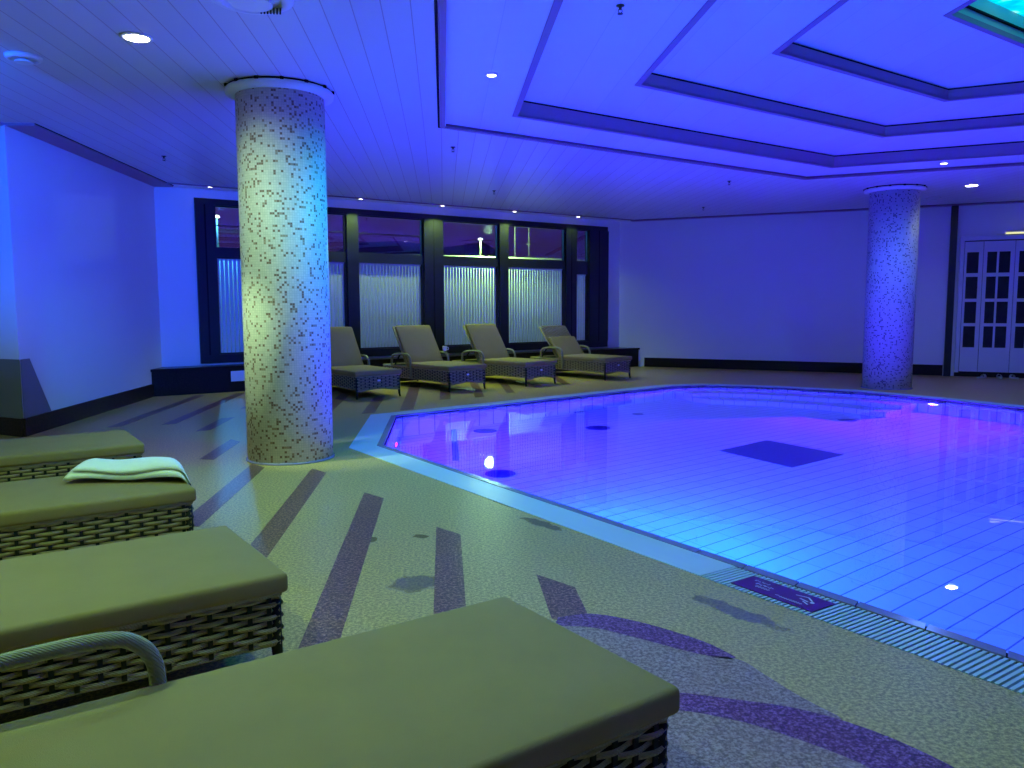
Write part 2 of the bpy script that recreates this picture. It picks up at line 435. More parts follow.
# walls
def wall(name, p, q, z0, z1, mat='wall_paint', th=.12):
    "vertical slab whose room face runs p -> q (room on the right-hand side of p->q)"
    p, q = Vector(p), Vector(q); d = (q - p).normalized(); o = Vector((-d.y, d.x)) * th
    b = MB(); b.prism([tuple(p), tuple(q), tuple(q + o), tuple(p + o)], z0, z1)
    return struct(b.build(name, mat, merge=True))
b = MB(); b.prism([(WX, 9.0), (WX, W0.y), (WX - .12, W0.y), (WX - .12, 9.21)], 0, 3.6); struct(b.build('wall_left', 'wall_paint', merge=True))
b = MB(); al0, al1 = Vector(room[6]), Vector(room[0]); ao = Vector((.5, S3)) * .12
b.prism([tuple(al0), tuple(al1), (WX - .001, 9.0 + .138), tuple(al0 + ao)], 0, 3.6); struct(b.build('wall_alcove', 'wall_paint', merge=True))
wall('wall_right', room[2], room[3], 0, 3.6)
wall('wall_side', room[3], room[4], 0, 3.6)
wall('wall_back', room[4], room[5], 0, 3.6)
wall('wall_near_left', room[5], room[6], 0, 3.6)
wf = wall('wall_windows', wl(0), wl(.6), 0, 3.6)
wall('wall_windows_below', wl(.6), wl(9.56), 0, .46)
wall('wall_windows_above', wl(.6), wl(9.56), 3.17, 3.6)
wall('wall_windows_end', wl(9.56), tuple(CR), 0, 3.6)
# baseboards
def strip(name, p, q, z0, z1, th, mat, off=0):
    p, q = Vector(p), Vector(q); d = (q - p).normalized(); r = Vector((d.y, -d.x))
    b = MB(); b.prism([tuple(p + r * off), tuple(p + r * (off + th)), tuple(q + r * (off + th)), tuple(q + r * off)], z0, z1)
    return struct(b.build(name, mat, merge=True))
strip('baseboard_left', room[0], (WX, 12.9), 0, .2, .025, 'brown_stone')
strip('baseboard_alcove', room[6], room[0], 0, .2, .025, 'brown_stone')
strip('baseboard_right', rl(.62), rl(6.66), 0, .21, .025, 'dark_stone')
# flat grey shape with a slanted edge, low on the corner walls
b = MB(); b.prism([(WX + .002, 9.0), (WX + .012, 9.0), (WX + .012, 9.1), (WX + .002, 9.1)], .2, .9)
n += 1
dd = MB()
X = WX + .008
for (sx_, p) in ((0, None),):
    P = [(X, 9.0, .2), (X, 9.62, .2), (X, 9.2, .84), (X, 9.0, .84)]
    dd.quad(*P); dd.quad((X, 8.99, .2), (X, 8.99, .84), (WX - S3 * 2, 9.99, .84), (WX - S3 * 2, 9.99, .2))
struct(dd.build('trim_%d' % n, 'grey_patch'))

# plinth under the windows (dark stone bench)
PO = .5
pf0 = Vector((WX, 0)); 
b = MB()
A_ = W0 + WN * .5 / 1; 
pA = (WX + .001, W0.y - PO / S3 + .0); pD = tuple(W0 + Vector((.001, 0)))
# front line offset PO*S3 from the wall
def pl(s, off): p = W0 + WD * s + WN * off; return (p.x, p.y)
def hit_left(off): # point on the left wall at offset
    return (WX + .002, W0.y - off / S3 * 1.0)
def hit_right(off):
    # intersection of the offset line with the right wall
    p = W0 + WN * off; t = (CR - p).cross(RD) / WD.cross(RD) if hasattr(WD, 'cross') else 0
    q = p + WD * t; return (q.x, q.y)
poff = .42
br = hit_right(poff); b.prism([hit_left(poff), (br[0] - .01, br[1]), (CR.x - .01, CR.y - .02), (WX + .002, W0.y - .01)], 0, .39)
plinth = thing('stone_bench', 'long dark stone ledge running under the windows to the right wall', 'ledge', (0, 0, 0))
b.build('bench_body', 'dark_stone', plinth)
b = MB(); br = hit_right(poff + .03); b.prism([hit_left(poff + .03), (br[0] - .01, br[1]), (CR.x - .01, CR.y - .02), (WX + .002, W0.y - .01)], .39, .43)
b.build('bench_top', 'dark_stone', plinth)
# pale vent on the ledge front
vg = thing('air_grille', 'pale rectangular air grille on the dark ledge beside the mosaic column', 'grille', (*pl(1.17, poff + .042), .26), math.radians(30))
b = MB(); b.box((0, 0, 0), (.42, .012, .17)); b.build('grille_plate', 'white_plastic', vg)
b = MB()
for k in range(6): b.box((0, -.009, -.06 + k * .024), (.38, .008, .009))
b.build('slat', 'white_plastic', vg)

# ceiling
HC = Vector((5.55, 5.66))
def hexa(R): return [(HC.x + R * math.sin(math.radians(60 * k)), HC.y + R * math.cos(math.radians(60 * k))) for k in range(6)]
soff = .42
# plank field ends on a line in front of the windows; plain strip behind
plank_outer = [tuple(CA), (WX, W0.y - soff / S3), hit_right(soff)] + room[3:]
struct(filled('ceiling', plank_outer, [hexa(6.35)], H, 'plank_ceiling', down=True))
b = MB(); b.quad((WX, W0.y - soff / S3, H), (WX, W0.y, H), (CR.x, CR.y, H), (*hit_right(soff), H))
struct(b.build('ceiling_window_strip', 'soffit_white'))
# cornice band along the walls
def cornice(p, q, w=.2, drop=.025):
    global n
    n += 1
    o = strip('trim_%d' % n, p, q, H - drop, H - .001, w, 'trim_mauve'); 
    n += 1
    p, q = Vector(p), Vector(q); d = (q - p).normalized(); r = Vector((d.y, -d.x))
    strip('trim_%d' % n, p, q, H - .007, H - .001, .012, 'black_gap', off=w)
cornice(room[0], room[1], .3); cornice(room[6], room[0], .3); cornice(rl(.3), rl(12.0), .16)
n += 1
a_, c_ = (WX, W0.y - soff / S3), hit_right(soff)
strip('trim_%d' % n, a_, c_, H - .02, H - .001, .03, 'cornice_brown', off=-.01)
# hexagonal coffer
def ring(name, Ro, Ri, z, mat):
    b = MB(); o, i = hexa(Ro), hexa(Ri)
    for k in range(6):
        j = (k + 1) % 6; b.quad((*o[k], z), (*i[k], z), (*i[j], z), (*o[j], z))
    ob = struct(b.build(name, mat, merge=True)); return ob
def faces(name, R, z0, z1, mat):
    b = MB(); o = hexa(R)
    for k in range(6):
        j = (k + 1) % 6; b.quad((*o[k], z0), (*o[j], z0), (*o[j], z1), (*o[k], z1))
    return struct(b.build(name, mat, merge=True))
def solid_ring(name, Ro, Ri, z0, z1, mat):
    b = MB(); o, i = hexa(Ro), hexa(Ri)
    for k in range(6):
        j = (k + 1) % 6; b.prism([o[k], i[k], i[j], o[j]], z0, z1)
    return struct(b.build(name, mat, merge=True))
RS = [(6.35, H), (5.5, 3.51), (4.2, 3.64), (2.94, 3.76), (1.63, 4.1)]
n += 1; solid_ring('trim_%d' % n, 6.42, 6.36, H - .012, H + .05, 'trim_mauve')
n += 1; solid_ring('trim_%d' % n, 6.45, 6.425, H - .006, H + .0, 'black_gap')
zz = H + .03
faces('ceiling_rim', 6.36, H - .001, zz, 'coffer_face')
for k in range(4):
    R0, R1 = RS[k][0], RS[k + 1][0]
    ring('ceiling_panel', R0 + .02, R1, zz, 'coffer_panel')
    z1 = RS[k + 1][1]
    if k < 3:
        n += 1; solid_ring('trim_%d' % n, R1 + .065, R1, zz - .008, zz + .02, 'coffer_face')
        faces('ceiling_step', R1, zz, z1 - .018, 'coffer_face')
        n += 1; solid_ring('trim_%d' % n, R1 + .02, R1 + .004, z1 - .018, z1 + .001, 'black_gap')  # black strip drawn in for the shadow gap above each step
        zz = z1
# skylight: shaft, dark ledge line, glazing with bars
n += 1; solid_ring('trim_%d' % n, 1.66, 1.6, zz - .006, zz + .04, 'trim_mauve')
simple('shaft_teal', (.45, .6, .55), .5, .4, nscale=2, namt=.06)
faces('ceiling_shaft', 1.63, zz, zz + .25, 'shaft_teal')
n += 1; solid_ring('trim_%d' % n, 1.63, 1.6, zz + .115, zz + .128, 'black_gap')
b = MB(); o = hexa(1.63); b.quad(*[(x, y, zz + .25) for x, y in o])
struct(b.build('window_7', 'skylight_glow'))
b = MB()
for k in range(6):
    p = o[k]; b.bar((HC.x, HC.y, zz + .22), (*p, zz + .22), .06, .05)
for R in (.55, 1.1):
    hh = hexa(R)
    for k in range(6): b.bar((*hh[k], zz + .22), (*hh[(k + 1) % 6], zz + .22), .03, .04)
n += 1; struct(b.build('trim_%d' % n, 'frame_dark'))
# roof void above so no light leaks
b = MB(); b.quad((-9, -6, 4.6), (15.5, -6, 4.6), (15.5, 19.5, 4.6), (-9, 19.5, 4.6)); struct(b.build('ceiling_roof_deck', 'black_gap'))

# ------------------------------------------------------------------ columns
def column(loc, mat, label):
    t = thing('mosaic_column', label, 'column', (*loc, 0), 0, None)
    b = MB(); b.lathe([(.385, 0), (.385, H)], seg=64); b.build('shaft', mat, t)
    b = MB(); b.lathe([(.40, 0), (.40, .012), (.39, .018)], seg=64); b.build('base_ring', 'coping_tile', t)
    b = MB(); b.lathe([(.386, H - .075), (.465, H - .06), (.47, H - .03), (.462, H - .018)], seg=64); b.build('collar', 'soffit_white', t)
    b = MB(); b.lathe([(.45, H - .018), (.45, H - .001)], seg=64)
    for k in range(14):
        a = 2 * PI * k / 14; b.box((.462 * math.cos(a), .462 * math.sin(a), H - .014), (.03, .03, .022), a)
    b.build('gap_ring', 'black_gap', t)
    return t
column((-1.43, 7.5), 'column_mosaic', 'large round column covered in pale mosaic with brown specks, standing nearest')
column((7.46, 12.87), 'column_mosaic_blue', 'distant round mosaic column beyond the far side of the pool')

# ------------------------------------------------------------------ windows
WS = .1
def window_unit():
    t = bpy.data.objects.new('window_1', None); COL.objects.link(t); struct(t)
    rz = math.radians(30)
    def bar(name, s0, s1, z0, z1, d0=-.02, d1=.1, mat='frame_dark'):
        s0 += WS; s1 += WS
        c = W0 + WD * (s0 + s1) / 2 + WN * -((d0 + d1) / 2)
        b = MB(); b.box((0, 0, 0), (s1 - s0, d1 - d0, z1 - z0))
        return b.build(name, mat, t, (c.x, c.y, (z0 + z1) / 2), rz)
    bar('sill', .5, 9.46, .46, .6, -.04)
    bar('head', .5, 9.46, 3.07, 3.17)
    for s0, s1 in ((.5, .8), (1.75, 2.0), (3.13, 3.34), (4.72, 5.14), (6.48, 6.7), (8.23, 8.53), (8.9, 9.46)):
        bar('mullion', s0, s1, .6, 3.07, -.05)
        if s1 - s0 > .25:
            bar('mullion_groove', (s0 + s1) / 2 - .012, (s0 + s1) / 2 + .012, .6, 3.07, -.056, -.051, 'black_gap')
    P = [(.8, 1.75), (2.0, 3.13), (3.34, 4.72), (5.14, 6.48), (6.7, 8.23), (8.53, 8.9)]
    for s0, s1 in P:
        zt = 2.09 if s0 > 8.4 else 2.2
        bar('transom', s0, s1, zt, 2.36, -.01)
        bar('upper_pane', s0, s1, 2.36, 3.07, .03, .036, 'window_glass_upper')
        bar('lower_pane', s0, s1, .6, zt, .03, .036, 'window_glass_lower')
        # slim inner casement edges
        for zz0, zz1 in ((2.36, 2.385), (3.045, 3.07), (.6, .625)): bar('casement', s0, s1, zz0, zz1, .0, .06)
        bar('casement', s0, s0 + .035, .6, 3.07, .0, .06); bar('casement', s1 - .035, s1, .6, 3.07, .0, .06)
    # thin horizontal cable across the upper panes on the left
    for s0, s1 in P[:3]: bar('glazing_bar', s0, s1, 2.735, 2.75, .0, .02)
    return P
PN = window_unit()
# vertical blinds behind the lower panes
WHERE = ['leftmost window bay, left of the mosaic column', 'bay just right of the mosaic column', 'bay behind the second lounger',
         'bay behind the third lounger', 'bay behind the fourth lounger', 'narrow bay at the right end of the windows']
for (s0, s1), w in zip(PN, WHERE):
    zt = 2.06 if s0 > 8.4 else 2.17
    t = thing('vertical_blind', 'white vertical strip blind closed over the ' + w, 'blind', (*wl((s0 + s1) / 2 + WS, -.06), .62), math.radians(30), 'vertical strip blinds in the windows')
    wd = s1 - s0 - .04; k = max(3, round(wd / .068)); pit = wd / k
    b = MB()
    for i in range(k):
        x = -wd / 2 + pit * (i + .5); a = 0
        b.box((x, 0, (zt - .62) / 2), (pit * .8, .002, zt - .62), a)
    b.build('slats', 'blind_fabric', t)
    b = MB(); b.box((0, 0, zt - .62 + .015), (wd, .04, .03)); b.build('head_rail', 'white_plastic', t)

# ------------------------------------------------------------------ glazed doors on the right wall
post = tag(MB(), ) if False else None
b = MB(); c = Vector(rl(6.735, .06)); b.box((c.x, c.y, H / 2), (.12, .12, H), math.radians(-30)); o = b.build('trim_90', 'frame_dark'); struct(o)
def door():
    rz = math.radians(-30)
    t = bpy.data.objects.new('door_1', None); COL.objects.link(t); struct(t)
    def bx(name, s0, s1, z0, z1, d0, d1, mat, par=t):
        c = CR + RD * (s0 + s1) / 2 + RN * ((d0 + d1) / 2)
        b = MB(); b.box((0, 0, 0), (s1 - s0, d1 - d0, z1 - z0)); return b.build(name, mat, par, (c.x, c.y, (z0 + z1) / 2), rz)
    bx('jamb', 6.86, 6.93, .08, 2.68, .005, .08, 'door_white'); bx('header', 6.86, 9.6, 2.62, 2.7, .005, .1, 'door_white')
    bx('dark_reveal', 6.93, 9.6, .1, 2.62, .002, .006, 'black_gap')
    bx('threshold', 6.86, 9.6, 0, .1, .005, .05, 'dark_stone')
    leaves = [(6.94, 7.25, [(.04, .24)]), (7.26, 7.77, [(.06, .22), (.255, .44)]), (7.78, 8.29, [(.06, .22), (.255, .44)]), (8.3, 8.81, [(.06, .22), (.255, .44)]), (8.82, 9.33, [(.06, .22), (.255, .44)])]
    rows = [(2.4, 2.0), (1.93, 1.51), (1.45, 1.04), (.98, .57)]
    for s0, s1, cols in leaves:
        c = CR + RD * s0
        b = MB()
        W_ = s1 - s0
        xs = [0] + [v for cpair in cols for v in cpair] + [W_]
        D = .045
        def rect(x0, x1, z0, z1):
            p = Vector(((x0 + x1) / 2, 0)); q = CR + RD * (s0 + p.x) + RN * .045
            b.box((q.x, q.y, (z0 + z1) / 2), (x1 - x0, .04, z1 - z0), rz)
        for k in range(0, len(xs), 2): rect(xs[k], xs[k + 1], .1, 2.6)
        for (x0, x1) in cols:
            rect(x0, x1, 2.4, 2.6); rect(x0, x1, .1, .57)
            for k in range(3): rect(x0, x1, rows[k + 1][0], rows[k][1])
        lf = b.build('door_leaf', 'door_white', t)
        for (x0, x1) in cols:
            g_ = MB(); q = CR + RD * (s0 + (x0 + x1) / 2) + RN * .04
            g_.box((q.x, q.y, 1.485), (x1 - x0, .006, 1.83), rz); g_.build('pane', 'door_glass', lf)
door()
# the door opens onto a dim room: cut nothing, put plants behind the glass in a shallow lit recess
t = thing('header_glint', 'thin yellowish glowing strip added as a highlight above the white glazed doors', 'lamp', (*rl(8.1, .09), 2.735), math.radians(-30))  # no lamp here: glowing strip stands for a reflection on the door header
b = MB(); b.box((0, 0, 0), (1.0, .04, .025)); b.build('glint_bar', 'glint_glow', t)
b = MB(); b.box((0, .03, .01), (1.04, .03, .05)); b.build('housing', 'white_plastic', t)
# sandals by the door
def sandal(loc, rz, label):
    t = thing('sandal', label, 'sandal', (*loc, 0), rz, 'sandals left by the glazed doors')
    b = MB(); pts = [(.13 * math.cos(a) , .045 * math.sin(a) * (1 + .25 * math.cos(a))) for a in [2 * PI * i / 16 for i in range(16)]]
    b.prism(pts, 0.001, .025); b.build('sole', 'sandal_pale', t)
    b = MB()
    arc = [(.03, .045 * math.cos(a), .025 + .05 * math.sin(a)) for a in [PI * i / 8 for i in range(9)]]
    for i in range(8):
        a0, a1 = arc[i], arc[i + 1]; b.quad(a0, (a0[0] + .06, a0[1] * .9, a0[2]), (a1[0] + .06, a1[1] * .9, a1[2]), a1)
        b.quad((a1[0], a1[1] * .9, a1[2] - .006), (a1[0] + .06, a1[1] * .8, a1[2] - .006), (a0[0] + .06, a0[1] * .8, a0[2] - .006), (a0[0], a0[1] * .9, a0[2] - .006))
    b.build('strap', 'sandal_pale', t)
sandal(rl(7.3, .35), .3, 'pale sandal lying apart, leftmost of the footwear at the glazed doors')
sandal(rl(7.62, .22), 1.2, 'pale sandal in the middle of the footwear at the glazed doors')
sandal(rl(7.85, .22), 1.5, 'pale sandal furthest right of the footwear at the glazed doors')

# ------------------------------------------------------------------ pool
PD = 1.35; WZ = -.035
def uvfloor(p):  # tiles turned 60 degrees
    x, y = p; return (x * .5 - y * S3, x * S3 + y * .5)
bm_pool = filled('pool_basin_floor', pool_in, [], -PD, 'pool_floor_tile')
uvl = bm_pool.data.uv_layers.new(name='UVMap')
for lp in bm_pool.data.loops:
    co = bm_pool.data.vertices[lp.vertex_index].co; uvl.data[lp.index].uv = uvfloor((co.x, co.y))
bm_pool.name = 'floor_pool'; struct(bm_pool)
b = MB(); acc = 0
for i in range(len(pool_in)):
    p, q = Vector(pool_in[i]), Vector(pool_in[(i + 1) % len(pool_in)]); L = (q - p).length
    b.quad((*p, -PD), (*q, -PD), (*q, -.02), (*p, -.02), uv=[(acc, -PD), (acc + L, -PD), (acc + L, 0), (acc, 0)]); acc += L
struct(b.build('wall_pool', 'pool_wall_tile'))
# underwater steps along the far side
def step(i0, i1, d, z, nm):
    a = [Vector(pool_in[i]) for i in range(i0, i1 + 1)]; ins = inset(pool_in, d); c = [Vector(ins[i]) for i in range(i0, i1 + 1)]
    a[-1] = a[-2].lerp(a[-1], .72); c[-1] = c[-2].lerp(c[-1], .72)
    b = MB(); acc = 0
    for k in range(len(a) - 1):
        L = (a[k + 1] - a[k]).length
        b.quad((*a[k], z), (*c[k], z), (*c[k + 1], z), (*a[k + 1], z), uv=[(acc, 0), (acc, d), (acc + L, d), (acc + L, 0)])
        b.quad((*c[k], z), (*c[k], -PD), (*c[k + 1], -PD), (*c[k + 1], z), uv=[(acc, 0), (acc, z + PD), (acc + L, z + PD), (acc + L, 0)])
        acc += L
    for e in (0, -1):
        b.quad((*a[e], z), (*a[e], -PD), (*c[e], -PD), (*c[e], z), uv=[(0, 0), (0, 1), (.5, 1), (.5, 0)])
    struct(b.build(nm, 'pool_wall_tile'))
step(2, 6, .45, -.42, 'floor_pool_step'); step(2, 6, .9, -.85, 'floor_pool_lower_step')
# water
wt = filled('pool_water', inset(pool_in, .003), [], WZ, 'water')
tag(wt, 'still clear pool water glowing blue and violet', 'water', None, 'stuff')
# rim: pale panels, then slatted grating, then coping tiles
def band(o_, i_, k, z0, z1, s0=0, s1=1):
    j = (k + 1) % len(o_)
    oa, ob = Vector(o_[k]), Vector(o_[j]); ia, ib = Vector(i_[k]), Vector(i_[j])
    return [tuple(oa.lerp(ob, s0)), tuple(oa.lerp(ob, s1)), tuple(ia.lerp(ib, s1)), tuple(ia.lerp(ib, s0))]
m_ = len(pool_out)
# near edge is the side between vertex 11 and vertex 0
pn0, pn1 = Vector(pool_out[0]), Vector(pool_out[11]); ED = (pn1 - pn0).normalized(); EI = Vector((-ED.y, ED.x))
seam = (Vector((1.35, 3.95)) - pn0).dot(ED); Lnear = (pn1 - pn0).length
n += 1
b = MB()
for k in range(m_ - 1): b.prism(band(pool_out, pool_mid, k, 0, 0), -.06, .004)
struct(b.build('trim_%d' % n, 'rim_panel', merge=True))
fs = seam / Lnear
cover = MB(); Ps = pn0 + ED * seam; q = [tuple(pool_out[0]), tuple(Ps), tuple(Ps + EI * .27), tuple(pool_mid[0])]
cover.prism(q, -.06, .004); n += 1; struct(cover.build('trim_%d' % n, 'rim_panel', merge=True))
# gutter channel below the grating
gut = MB(); P0 = pn0 + ED * seam; P1 = pn0 + ED * (Lnear - .2)
gut.quad((*P0, -.05), (*P1, -.05), (*(P1 + EI * .27), -.05), (*(P0 + EI * .27), -.05))
gut.quad((*P0, 0), (*P1, 0), (*P1, -.05), (*P0, -.05))
n += 1; struct(gut.build('trim_%d' % n, 'black_gap'))
gr = thing('overflow_grating', 'pale slatted overflow grating along the near pool edge, right of the smooth rim', 'grating', (*P0, 0), math.atan2(ED.y, ED.x))
Lg = (P1 - P0).length - .03
b = MB(); x = .012
while x < Lg: b.box((x, .134, -.008), (.015, .262, .022)); x += .0265
b.build('slats', 'rim_panel', gr)
b = MB()
for yy in (.06, .134, .21): b.box((Lg / 2, yy, -.022), (Lg, .012, .012))
b.build('carrier_rod', 'white_plastic', gr)
# coping tiles all round: joints every 0.33 m
b = MB(); jt = MB()
for k in range(m_):
    q = band(pool_mid, pool_in, k, 0, 0); o0, o1, i1, i0 = [Vector(v) for v in q]
    L = (o1 - o0).length; c = max(1, round(L / .33))
    for i in range(c):
        a, e = i / c + .004 / L, (i + 1) / c - .004 / L
        P = [tuple(o0.lerp(o1, a)), tuple(o0.lerp(o1, e)), tuple(i0.lerp(i1, e)), tuple(i0.lerp(i1, a))]
        b.prism(P, -.1, .008)
    jt.prism([tuple(o0), tuple(o1), tuple(i1), tuple(i0)], -.1, -.004)
n += 1; struct(b.build('trim_%d' % n, 'coping_tile'))
n += 1; struct(jt.build('trim_%d' % n, 'black_gap'))
# sign on the grating
sc_ = P0 + ED * .4 + EI * .13
sg = thing('pool_sign', 'purple rectangular sign with white marks fixed flat on the slatted grating', 'sign', (*sc_, .0035), math.atan2(ED.y, ED.x))
b = MB(); b.box((0, 0, .002), (.47, .175, .004)); b.build('plate', 'sign_purple', sg)
b = MB()   # pictogram of a diver and short lines of lettering, seen from the deck (text baseline toward the deck)
def stroke(p, q, w=.006): b.bar((*p, .0045), (*q, .0045), w, .001)
def blob(x, y, r):
    b.prism([(x + r * math.cos(2 * PI * i / 10), y + r * math.sin(2 * PI * i / 10)) for i in range(10)], .004, .005)
for i in range(7): stroke((-.185 + i * .013, .035 + (i % 2) * .008), (-.18 + i * .013, .05 - (i % 3) * .004), .005)
for i in range(8): stroke((-.15 + i * .013, .0 + (i % 2) * .008), (-.146 + i * .013, .018 - (i % 3) * .004), .007)
for i in range(5): stroke((-.13 + i * .017, -.03), (-.122 + i * .017, -.016), .007)
stroke((.06, .035), (.12, .05), .007); stroke((.12, .05), (.16, .02), .008); stroke((.1, .01), (.15, -.0), .008); blob(.17, .005, .011)
stroke((.13, -.01), (.17, -.03), .007)
stroke((.0, -.045), (.02, -.04), .006)
for i in range(9): stroke((.03 + i * .014, -.055), (.036 + i * .014, -.043), .006)
b.build('lettering', 'sign_white', sg)
# drain and inlets on the pool floor
dr = MB(); dr.prism([(3.2, 8.97), (3.66, 8.05), (4.49, 8.56), (3.98, 9.5)], -PD, -PD + .012)
tag(dr.build('floor_drain', 'drain_blue'), 'large dark blue square drain cover on the pool floor', 'drain')
INL = [('near the left end, closest to the near edge', .57, 8.16, .16), ('inward of the far dark floor line', .54, 10.57, .16), ('beyond the far end of the dark floor line', .3, 11.75, .14),
       ('second back in the left half of the pool', 1.19, 11.6, .1), ('near the middle of the left half', 2.08, 10.63, .17), ('close to the far left wall', 2.05, 12.1, .1),
       ('furthest back before the steps', 2.91, 11.76, .09), ('just off the steps behind the square drain', 5.7, 10.8, .13)]
for w, x, y, r in INL:
    t = thing('floor_inlet', 'dark round pool floor inlet ' + w, 'inlet', (x, y, -PD), 0, 'round inlets in the pool floor')
    b = MB(); b.lathe([(r, 0), (r, .01), (r * .8, .02)], seg=24); b.build('flange', 'inlet_blue', t)
    b = MB(); b.lathe([(r * .5, .02), (r * .45, .03)], seg=16); b.build('cap', 'drain_blue', t)
b = MB(); b.box((.12, 10.1, -PD + .004), (.07, 2.6, .008)); tag(b.build('lane_marker', 'inlet_blue'), 'straight dark line inlaid along the left of the pool floor', 'floor line')

# underwater lamps: fixture in the wall and a light in front
def pool_lamp(side, s, z, col, power, label, size=.15, tilt=0, lens='pool_lens', push=0):
    p, q = Vector(pool_in[side]), Vector(pool_in[(side + 1) % m_]); d = (q - p).normalized()
    nn = Vector((d.y, -d.x))            # into the pool (polygon runs clockwise)
    c = p.lerp(q, s)
    if (Vector((4, 8)) - c).dot(nn) < 0: nn = -nn
    c = c + nn * push
    t = thing('pool_lamp', label, 'pool lamp', (*c, z), math.atan2(nn.y, nn.x), 'lamps in the pool wall')
    def ringm(r0, r1, x0, x1, nm, mat):
        b = MB(); seg = 24
        P = [(x0, r0), (x1, r0), (x1, r1), (x0, r1)]
        b.lathe([(r1, x0), (r1, x1), (r0, x1)], seg=seg)
        b.v = [(v[2], v[0], v[1]) for v in b.v]; return b.build(nm, mat, t)
    ringm(.09, .12, 0, .02, 'bezel', 'white_plastic')
    b = MB(); b.lathe([(.085, .0), (.08, .024)], seg=24); b.v = [(v[2], v[0], v[1]) for v in b.v]; b.build('lens', lens, t)
    ld = bpy.data.lights.new('pool_lamp_light', 'AREA'); ld.shape = 'DISK'; ld.size = size; ld.energy = power * max(col); ld.color = tuple(v / max(col) for v in col)
    lo = bpy.data.objects.new('pool_lamp_light', ld); COL.objects.link(lo); lo.parent = t
    lo.location = (.06, 0, 0); lo.rotation_euler = (0, math.radians(-90 + tilt), 0)
    return t
CY = (0, .085, .15); BL = (0, .008, .15); NV = (.01, .0, 1.5); FV = (.07, .0, 1.4); LV = (.08, .0, 1.1); SV = (0, .01, .1)
PW = 1.0
pool_lamp(11, .68, -.62, CY, 500 * PW, 'underwater lamp in the near pool wall lighting the cyan patch')
pool_lamp(11, .33, -.62, BL, 600 * PW, 'underwater lamp in the near pool wall toward the sign')
pool_lamp(11, .1, -.62, BL, 600 * PW, 'underwater lamp in the near pool wall at the right')
pool_lamp(11, .93, -.62, NV, 500 * PW, 'added underwater lamp in the near pool wall at the far left end')  # this and the next are unseen, added to brighten the far pool floor
pool_lamp(11, .78, -.62, NV, 400 * PW, 'added underwater lamp in the near pool wall left of the cyan patch')
pool_lamp(5, .88, -.35, LV, 700 * PW, 'bright white lamp in the far pool wall in front of the distant column', size=.04, lens='pool_lens_white')
pool_lamp(0, .5, -.8, FV, 300 * PW, 'added faint underwater lamp in the short left pool wall', lens='pool_lens_dim')  # extra source put in to lift the dark far floor
pool_lamp(8, .2, -.62, SV, 900 * PW, 'added underwater lamp in the right pool wall, outside the picture')  # right-hand lamps are added out of view for more light across the floor
pool_lamp(8, .8, -.62, SV, 500 * PW, 'added underwater lamp in the right pool wall beyond the frame')
pool_lamp(9, .5, -.62, SV, 500 * PW, 'added underwater lamp in the nearest right pool wall')

# ------------------------------------------------------------------ loungers
def weave(b, p, u, L, hgt, nrm, rowh=.0235, pitch=.07, amp=.0065, v=Vector((0, 0, 1)), arch=None):
    "woven strands over a panel from p along u (length L), up v (height hgt)"
    p, u, nrm = Vector(p), Vector(u), Vector(nrm)
    rows = int(hgt / rowh); k = int(L / pitch) * 4
    for r in range(rows):
        z0 = hgt * r / rows; z1 = z0 + rowh * .8
        prev = None
        for i in range(k + 1):
            s = L * i / k; ph = PI * (s / pitch) + PI * r
            off = amp * math.cos(ph) + .008
            lift = 0
            if arch and z0 < arch(s): prev = None; continue
            a = p + u * s + v * z0 + nrm * (off - .002); c = p + u * s + v * (z0 + z1) / 2 + nrm * (off + .003); e = p + u * s + v * z1 + nrm * (off - .002)
            if prev:
                b.quad(prev[0], a, c, prev[1], sm=False); b.quad(prev[1], c, e, prev[2], sm=False)
            prev = (a, c, e)
